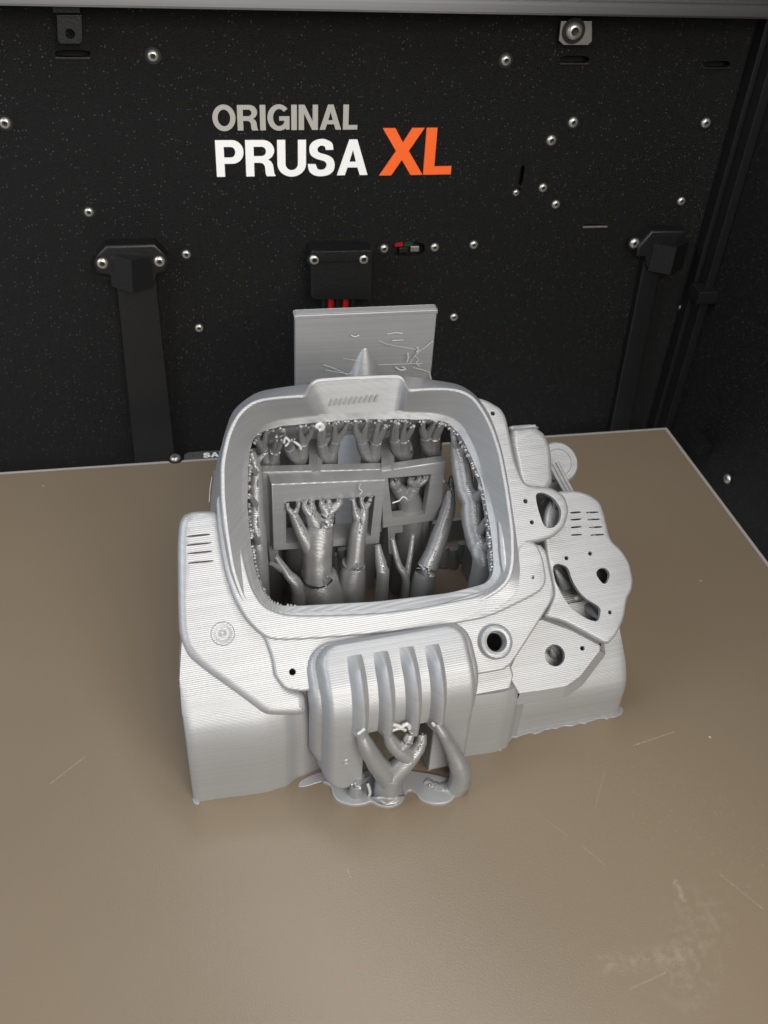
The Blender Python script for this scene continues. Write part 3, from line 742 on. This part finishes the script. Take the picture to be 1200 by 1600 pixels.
def box_grid(name, X0, X1, s0, s1, top, er, cr, deep, cut=None, nx=72, ns=92):
    bm = bmesh.new(); V = {}
    for i in range(nx+1):
        for j in range(ns+1):
            X = X0-.6+(X1-X0+1.2)*i/nx; s = s0-.6+(s1-s0+1.2)*j/ns
            hx, hs = (X1-X0)/2, (s1-s0)/2
            qx, qs = abs(X-(X0+X1)/2)-hx+cr, abs(s-(s0+s1)/2)-hs+cr
            sd = -(math.hypot(max(qx, 0), max(qs, 0))+min(max(qx, qs), 0)-cr)
            if sd < -.9: continue
            f = max(0, min(1, sd/er)); h = top-deep*(1-math.sqrt(max(0, 1-(1-f)**2)))
            if sd < 0: h = top-deep-2
            p, nn = cprof(s)
            V[i, j] = (bm.verts.new((X, p.x+nn.x*h, p.y+nn.y*h)), X, s)
    for i in range(nx):
        for j in range(ns):
            q = [V.get(k) for k in ((i, j), (i+1, j), (i+1, j+1), (i, j+1))]
            if None in q: continue
            if cut and cut(q[0][1], q[2][1], q[0][2], q[2][2]): continue
            bm.faces.new([k[0] for k in q])
    bmesh.ops.recalc_face_normals(bm, faces=bm.faces)
    return bm
# normals of the profile point outward (towards -Y / up)
XL_, XR_ = 55.6, 80.4
s_cut, _ = s_of_px(612, 1139)
bm = box_grid("front_box", 43.2, 95.2, 8.2, cum[-1], 0, 2.9, 7.5, 8.0, lambda a, b, c, d: (a+b)/2 > XL_ and (a+b)/2 < XR_ and (c+d)/2 > s_cut+1.3*math.sin((a-50)*.5)*.4)
link("front_box", bm, M_PLA, house, True, 50)
bm = box_grid("box_flange", 40.6, 98.0, 6.4, cum[-1]-6, -6.0, 2.2, 9, 3.5, lambda a, b, c, d: a > 46 and b < 92 and c > 16)
link("box_flange", bm, M_PLA, house, True, 50)
# walls inside the notch
for X0, X1 in ((XL_-1.0, XL_+.25), (XR_-.25, XR_+1.0)):
    bm = bmesh.new(); p, nn = cprof(s_cut-1.5); box(bm, X0, X1, -9.6, 2.5, 4.0, p.y, .3); link("notch_wall", bm, M_PLA, house, False)
bm = bmesh.new(); p, nn = cprof(s_cut); box(bm, XL_, XR_, -9.2, 2.0, p.y-.2, p.y+1.2, .2); link("notch_roof", bm, M_SUP, house, False)
# four ribs
for (tp, bp) in (((556, 1024), (564, 1141)), ((597, 1018), (604, 1139)), ((637, 1012), (645, 1135)), ((677, 1008), (682, 1130))):
    s0, X0 = s_of_px(*tp); s1, X1 = s_of_px(*bp)
    bm = bmesh.new(); rows = []
    for k in range(25):
        f = k/24; s = s0+(s1-s0)*f; X = X0+(X1-X0)*f
        p, nn = cprof(s); hh = 4.2*min(1, .15+f*4)
        cs = [(-3.4, -.4), (-2.2, .5*hh), (-1.1, .9*hh), (-.2, hh), (.7, .85*hh), (1.7, .3*hh), (2.6, -.4)]
        rows.append([bm.verts.new((X+dx, p.x+nn.x*h, p.y+nn.y*h)) for dx, h in cs])
    for a, b in zip(rows, rows[1:]):
        for i in range(6): bm.faces.new((a[i], a[i+1], b[i+1], b[i]))
    bm.faces.new(rows[0][::-1]); bm.faces.new(rows[-1])
    link("rib", bm, M_PLA, house, True, 45)
# dimple on the box
s, X = s_of_px(541, 1190); p, nn = cprof(s); bm = bmesh.new()
lathe(bm, [(1.3, .02), (1.05, .28), (.65, .05), (.3, .22), (0, .22)], lambda u, v, w: Vector((X+u, p.x-w, p.y+v)), 16); link("screw_dimple", bm, M_PLA, house)

# ---- bracket frames inside the opening
def frame(name, outer, hole, Y, th, slope=0):
    po_ = [HY(*p, Y) for p in outer]; ph = [HY(*p, Y) for p in hole]
    bm = bmesh.new()
    slab(bm, [Vector((p.x, p.z)) for p in po_], 0, -th, lambda u, v, w: Vector((u, Y-w, v)), .6, [[Vector((p.x, p.z)) for p in ph]])
    return link(name, bm, M_PLA, house)
frame("inner_frame", [(424, 757), (602, 750), (593, 850), (427, 861)], [(447, 784), (586, 775), (579, 838), (447, 849)], 70, 9)
frame("inner_frame", [(596, 736), (698, 721), (688, 813), (598, 826)], [(606, 747), (674, 741), (664, 804), (613, 809)], 75.5, 4)
pl_ = [HY(*p, 76.5) for p in [(402, 738), (600, 733), (600, 742), (430, 747), (436, 872), (423, 884)]]
bm = bmesh.new(); slab(bm, [Vector((p.x, p.z)) for p in pl_], 0, -4, lambda u, v, w: Vector((u, 76.5-w, v)), .4); link("inner_panel", bm, M_PLA, house)
pl_ = [HY(*p, 79) for p in [(606, 822), (672, 813), (664, 858), (655, 860), (658, 828), (618, 834), (616, 866), (607, 866)]]
bm = bmesh.new(); slab(bm, [Vector((p.x, p.z)) for p in pl_], 0, -3, lambda u, v, w: Vector((u, 79-w, v)), .4); link("inner_loop", bm, M_PLA, house)
for x0, x1, y0, y1 in ((486, 501, 690, 742), (599, 613, 690, 734)):
    bm = bmesh.new(); tube(bm, [HY((x0+x1)/2, y1, 76), HY((x0+x1)/2, y0, 92)], 2.6, 4)
    link("inner_arm", bm, M_PLA, house, False)

# ---- tree supports: each tree one mesh, seams as ragged ridges
def tree(trunk, branches, name="tree_support", m=M_SUP):
    """trunk: list of (point, radius); branches: list of such lists"""
    bm = bmesh.new()
    for ln in [trunk]+branches:
        pts = [Vector((*p, r)) for p, r in ln]
        sp = spline(pts, 5) if len(pts) > 2 else [pts[0].lerp(pts[1], k/4) for k in range(5)]
        sp3 = [p.xyz for p in sp]; rr = [max(.35, p.w) for p in sp]
        tube(bm, sp3, rr, 14, .05)
        # ragged seam on the side that faces the camera
        seam = []
        for p, r in zip(sp3, rr):
            d = (CL-p).normalized(); seam.append((p+(d+Vector((.25, 0, .1))).normalized()*r*.97, r))
        for (a, r), (b, _) in zip(seam, seam[1:]):
            if random.random() < .75 and r > .8:
                k = random.uniform(.2, .42)*min(1.0, r/3.0)+.06
                tube(bm, [a, a.lerp(b, .5)+Vector((random.uniform(-.3, .3), -.1, random.uniform(-.2, .2))), b], [k, k*1.3, k*.7], 5)
    return link(name, bm, m, house, True, 50)
def Tp(x, y, Y): return HY(x, y, Y)
def antler(fork, r, tips, drop=.5, blob=.9):
    br = []; tips = sorted(tips, key=lambda p: p.x); h = max(1, len(tips)//2)
    for grp in (tips[:h], tips[h:]):
        if not grp: continue
        c = sum(grp, Vector())/len(grp)
        k = fork.lerp(c, drop); k.x = fork.x+(c.x-fork.x)*min(1, drop+.25)
        br.append([(fork+Vector((0, 0, -r*.7)), r*.82), (fork.lerp(k, .5)+Vector(((k.x-fork.x)*.18, -.3, -.2)), r*.66), (k, r*.54)])
        for tp in grp:
            br.append([(k+(k-tp)*.12, r*.48), (k.lerp(tp, .55)+Vector(((tp.x-k.x)*.22, -.15, 0)), max(.55, r*.32)), (tp, .6), (tp+Vector((random.uniform(-.4, .4), 0, .7)), blob)])
            for _ in range(2):
                q = k.lerp(tp, .75); br.append([(q, .5), (tp+Vector((random.uniform(-1.8, 1.8), random.uniform(-.5, .5), random.uniform(-.2, .7))), .3)])
    return br
# upper row, tips under the top edge of the opening
rows_top = [((422, 720), [(402, 680), (416, 674), (433, 684), (440, 690)], 3.6), ((468, 713), [(444, 674), (470, 668), (489, 668), (456, 690)], 3.6), ((513, 713), [(507, 664), (524, 664), (543, 660), (500, 672)], 3.6),
            ((582, 712), [(556, 660), (574, 659), (592, 660), (602, 668)], 4.0), ((630, 705), [(618, 661), (634, 661), (646, 668), (622, 664)], 3.8), ((676, 700), [(662, 661), (680, 660), (694, 660), (688, 664)], 3.8)]
for (c, tips, r) in rows_top:
    Yb = 87.0
    b0 = Tp(*c, Yb); base_ = Vector((b0.x, b0.y+7, 0.3))
    mid = b0+Vector((0, 3, -22))
    fork = b0+Vector((0, -1, 1))
    br = antler(fork, r, [F(*S(*t, -1.2), -1.2) for t in tips])
    tree([(base_, r*1.5), (mid, r*1.15), (b0, r), (fork, r*.8)], br)
# two big trunks in front of the bracket
def trunk_px(px, tips, Y0, Ytip):
    tr_pts = [(Tp(x, y, Y), r) for x, y, Y, r in px]
    fork = tr_pts[-1][0]; br = antler(fork, tr_pts[-1][1], [Tp(x, y, Ytip) for x, y in tips], .5, .8)
    b = tr_pts[0][0]
    tree([(Vector((b.x+1, b.y+4, 0.3)), tr_pts[0][1]*1.1)]+tr_pts, br)
trunk_px([(505, 942, 60, 8.2), (497, 903, 62, 7.4), (496, 899, 62, 5.8), (495, 862, 64, 5.6), (498, 838, 65.5, 5.4), (500, 820, 67, 4.9)], [(474, 784), (487, 783), (501, 781), (514, 780), (533, 779)], 64, 69.5)
tree([(Tp(486, 862, 63.5), 3.0), (Tp(474, 838, 64.5), 2.5), (Tp(464, 816, 66.5), 2.0), (Tp(458, 802, 68), 1.6)], [[(Tp(459, 804, 68), 1.4), (Tp(450, 794, 69), .9), (Tp(449, 786, 69.5), .8)], [(Tp(459, 804, 68), 1.4), (Tp(465, 794, 69), .9), (Tp(466, 784, 69.5), .9)]])
trunk_px([(548, 932, 62, 5.6), (552, 884, 64, 4.8), (554, 880, 64, 3.6), (558, 842, 66, 3.3), (563, 812, 68, 3.0)], [(552, 778), (564, 777), (579, 776)], 64, 69.5)
trunk_px([(642, 815, 82, 5.6), (640, 790, 82, 5.2), (636, 770, 81, 4.4)], [(612, 751), (622, 749), (640, 747), (656, 745), (668, 744)], 78, 77.5)
# right side trees
def wtree(pts, tips=()):
    l = [(F(*S(x, y, w), w), r) for x, y, w, r in pts]
    b = l[-1][0]
    br = [[(F(*S(x, y, w), w), r) for x, y, w, r in t] for t in tips]
    tree(l+([(Vector((b.x, b.y+2, .3)), l[-1][1]*1.25)] if b.z > 8 else []), br)
wtree([(712, 690, -8, 2.0), (718, 716, -12, 3.4), (727, 764, -14, 3.6), (737, 783, -14, 4.0), (738, 810, -16, 4.2), (747, 845, -18, 4.6), (757, 885, -20, 4.8)],
      [[(718, 712, -12, 2.4), (728, 702, -6, 1.4), (735, 712, -1, .7)], [(718, 708, -12, 1.8), (710, 690, -6, 1.2), (706, 668, -1, .7)], [(737, 783, -14, 2.6), (751, 772, -7, 1.7), (755, 766, -2, .9)], [(745, 840, -17, 2.2), (760, 815, -8, 1.5), (763, 806, -2, .8)], [(752, 865, -18, 2.2), (766, 850, -8, 1.5), (768, 846, -2, .8)]])
wtree([(706, 745, -30, .9), (703, 768, -34, 1.8), (699, 800, -36, 3.0), (678, 862, -40, 3.6), (662, 905, -44, 4.4)], [[(703, 766, -34, 1.2), (694, 752, -28, .6)]])
wtree([(613, 842, -34, 1.0), (622, 880, -40, 1.3), (634, 910, -46, 1.7)], [[(645, 835, -34, .9), (640, 870, -40, 1.1), (634, 905, -46, 1.4)]])
wtree([(590, 852, -30, 1.2), (596, 885, -34, 2.2), (598, 905, -38, 2.4)])
wtree([(430, 868, -28, 1.0), (448, 895, -34, 1.8), (466, 925, -40, 2.6)], [[(424, 880, -26, .8), (440, 890, -32, 1.2)]])
wtree([(392, 705, -6, 1.5), (400, 740, -12, 2.4), (399, 800, -16, 3.0), (404, 860, -20, 3.2)], [[(400, 740, -12, 1.5), (392, 730, -2, .7)], [(400, 790, -15, 1.5), (390, 775, -2, .7)], [(403, 850, -18, 1.5), (394, 830, -2, .7)], [(398, 725, -10, 1.4), (410, 712, -8, .8), (418, 708, -8, .5)]])
# ragged crust along the inner sides of the opening
bm = bmesh.new()
for k in range(len(l_open)):
    u, v, w = l_open[k]
    if (u < 50 or u > 96) and 2 < v < 52 or v > 50:
        if random.random() < (.8 if v < 50 else .55):
            c_ = (Vector((75, 30))-Vector((u, v))).normalized()
            p = F(u+c_.x*.3, v+c_.y*.3, random.uniform(-1.6, .15)); q_ = p+F(c_.x, c_.y, 0)*0+Vector((c_.x*random.uniform(.2, 1.1), 0, random.uniform(-1.4, .4)))
            tube(bm, [p, p.lerp(q_, .6)+Vector((0, -.2, .1)), q_], [.5, .42, .2], 6, .3)
o = link("support_crust", bm, M_PLA, house); o['kind'] = "stuff"
# low row of stubs and skirt at the back inside
bm = bmesh.new()
pts = []
for k in range(26):
    f = k/25; x = 405+f*360; y = 888-20*f+5*math.sin(k*1.9)
    p = HZ(x, y, 3.0); pts.append(p)
    tube(bm, [(p.x, p.y, .3), (p.x+random.uniform(-.6, .6), p.y, 4.5), (p.x, p.y+1, 9)], [3.1, 2.4, 2.0], 10, .08)
link("support_stubs", bm, M_SUP, house)
bm = bmesh.new()
a, b = pts[0], pts[-1]
box(bm, a.x-8, b.x+8, max(a.y, b.y)+2, max(a.y, b.y)+4, .05, 12); link("rear_footing", bm, M_SUP, house)

# ---- the trees at the front notch
tree([(HZ(606, 1245, .3), 6.6), (HY(606, 1238, -13.0), 5.4), (HY(607, 1222, -13.2), 4.6), (HY(612, 1208, -13.2), 4.2)],
     [[(HY(608, 1216, -13), 4.35), (HY(586, 1188, -13.2), 3.33), (HY(572, 1165, -12.8), 2.82), (HY(564, 1143, -12), 1.54)],
      [(HY(612, 1208, -13), 4.10), (HY(632, 1190, -13), 3.71), (HY(648, 1174, -12.6), 2.82), (HY(657, 1160, -11.5), 2.18), (HY(658, 1146, -10), 1.79)],
      [(HY(640, 1182, -13), 3.07), (HY(624, 1172, -13), 2.82), (HY(612, 1160, -12.6), 2.43), (HY(602, 1140, -12), 1.28)],
      [(HY(622, 1170, -13), 2.30), (HY(634, 1160, -13), 2.05), (HY(640, 1148, -12.6), 1.66), (HY(646, 1136, -12), .9)],
      [(HY(588, 1190, -13), 1.54), (HY(608, 1196, -12.6), .7), (HY(624, 1186, -12.6), .8)]])
tree([(HY(664, 1226, -11), 3.4), (HY(678, 1236, -14), 3.7), (HY(698, 1237, -15.5), 3.9), (HY(713, 1229, -16.2), 3.9), (HY(720, 1212, -16.2), 3.8), (HY(717, 1196, -15.8), 3.5), (HY(709, 1178, -15), 2.7), (HY(700, 1160, -14.6), 2.1), (HY(692, 1146, -14.4), 1.8), (HY(682, 1131, -13.5), 1.0)], [])
tree([(HZ(556, 1240, .3), 3.0), (HY(557, 1228, -11), 1.8), (HY(566, 1210, -8), 1.0)], [[(HY(560, 1226, -11), .8), (HY(576, 1214, -8), .6)]])
# brims lying on the bed
def brim(pts, h=.35):
    bm = bmesh.new(); p2 = [Vector((HZ(x, y, 0).x, HZ(x, y, 0).y)) for x, y in pts]
    slab(bm, chaikin(p2, 2, .24), h, .02, lambda u, v, w: Vector((u, v, w)), min(.45, h*.4)); return link("brim", bm, M_PLA, house)
brim([(497, 1222), (517, 1228), (519, 1244), (530, 1256), (552, 1261), (572, 1258), (580, 1254), (590, 1261), (608, 1264), (626, 1258), (633, 1246), (638, 1236), (648, 1240), (656, 1252), (674, 1259), (698, 1258), (712, 1248), (716, 1232), (700, 1215), (600, 1200)], 1.1)
brim([(464, 1231), (480, 1229), (500, 1222), (520, 1220), (520, 1200), (470, 1218)])
brim([(301, 1243), (301, 1252), (306, 1258), (313, 1256), (312, 1240)])
pj_ = [(782, 1176), (786, 1166), (796, 1160)]
for k in range(30): pj_.append((800+k*5.7, 1152-k*1.13+random.choice((-1.2, 0, 1.6, 2.6))))
pj_ += [(972, 1117), (974, 1108), (966, 1102), (800, 1136), (775, 1168)]
brim(pj_, .5)
# support remains showing through the curved slot and the round holes
for pl in ([(868, 890, -6, .6), (874, 902, -9, 1.3), (884, 915, -14, 1.9)], [(900, 935, -6, .7), (904, 930, -10, 1.4), (912, 925, -15, 1.8)], [(934, 966, -6, .6), (926, 958, -10, 1.3), (918, 948, -15, 1.8)],
           [(861, 1012, -9, .5), (864, 1022, -12, 1.1), (872, 1030, -18, 1.6)], [(866, 778, 1, .5), (866, 795, -4, 1.1), (858, 812, -10, 1.5)]):
    tree([(F(*S(x, y, w), w), r) for x, y, w, r in pl], [])
# loose curls and blobs
def hair(pts, r=.14):
    bm = bmesh.new(); tube(bm, spline(pts, 4), r, 6, .2); link("stringing", bm, M_WISP, house)
hair([F(*S(x, y, 2), 2) for x, y in ((331, 745), (328, 765), (327, 784))], .07)
for pl, r in (([(446, 697), (452, 690), (446, 684), (444, 692)], .4), ([(494, 668), (500, 662), (505, 668), (498, 672)], .75), ([(459, 690), (468, 696), (470, 702)], .45),
              ([(562, 772), (566, 768), (561, 763), (563, 756)], .22), ([(613, 786), (624, 782), (630, 776), (636, 780)], .3), ([(566, 1141), (570, 1139), (560, 1146)], .5)):
    Y = 68 if pl[0][1] > 710 else 66
    if pl[0][1] > 1000: Y = -14
    hair([HY(x, y, Y) for x, y in pl], r)
for (pl, Y, r) in (([(608, 1138), (616, 1132), (626, 1136), (636, 1131), (640, 1138)], -12.5, .7), ([(612, 1142), (624, 1138), (634, 1141)], -12.5, .5), ([(712, 1240), (718, 1246), (722, 1256)], -16, .5), ([(719, 1252), (725, 1244), (716, 1248)], -16, .4), ([(560, 1146), (566, 1152), (574, 1150)], -12.6, .5), ([(676, 1130), (682, 1136), (690, 1134)], -13.5, .5), ([(575, 1226), (578, 1236), (577, 1244)], -12.5, .5)):
    hair([HY(x, y, Y) for x, y in pl], r)
# raised strip where the maker's badge sits (plain)
def tabw(y): return 1.2+(646-y)/54*8.1
bm = bmesh.new()
for k in range(10):
    x = 514+k*8.0; y0, y1 = 634-k*.75, 624-k*.75
    w0, w1 = tabw(y0)+.9, tabw(y1)+.9; a, b = F(*S(x, y0, w0), w0), F(*S(x+5, y1, w1), w1)
    tube(bm, [a, b], .42, 6)
o = link("badge_strip", bm, M_PLA, house, False); o['kind'] = "stuff"
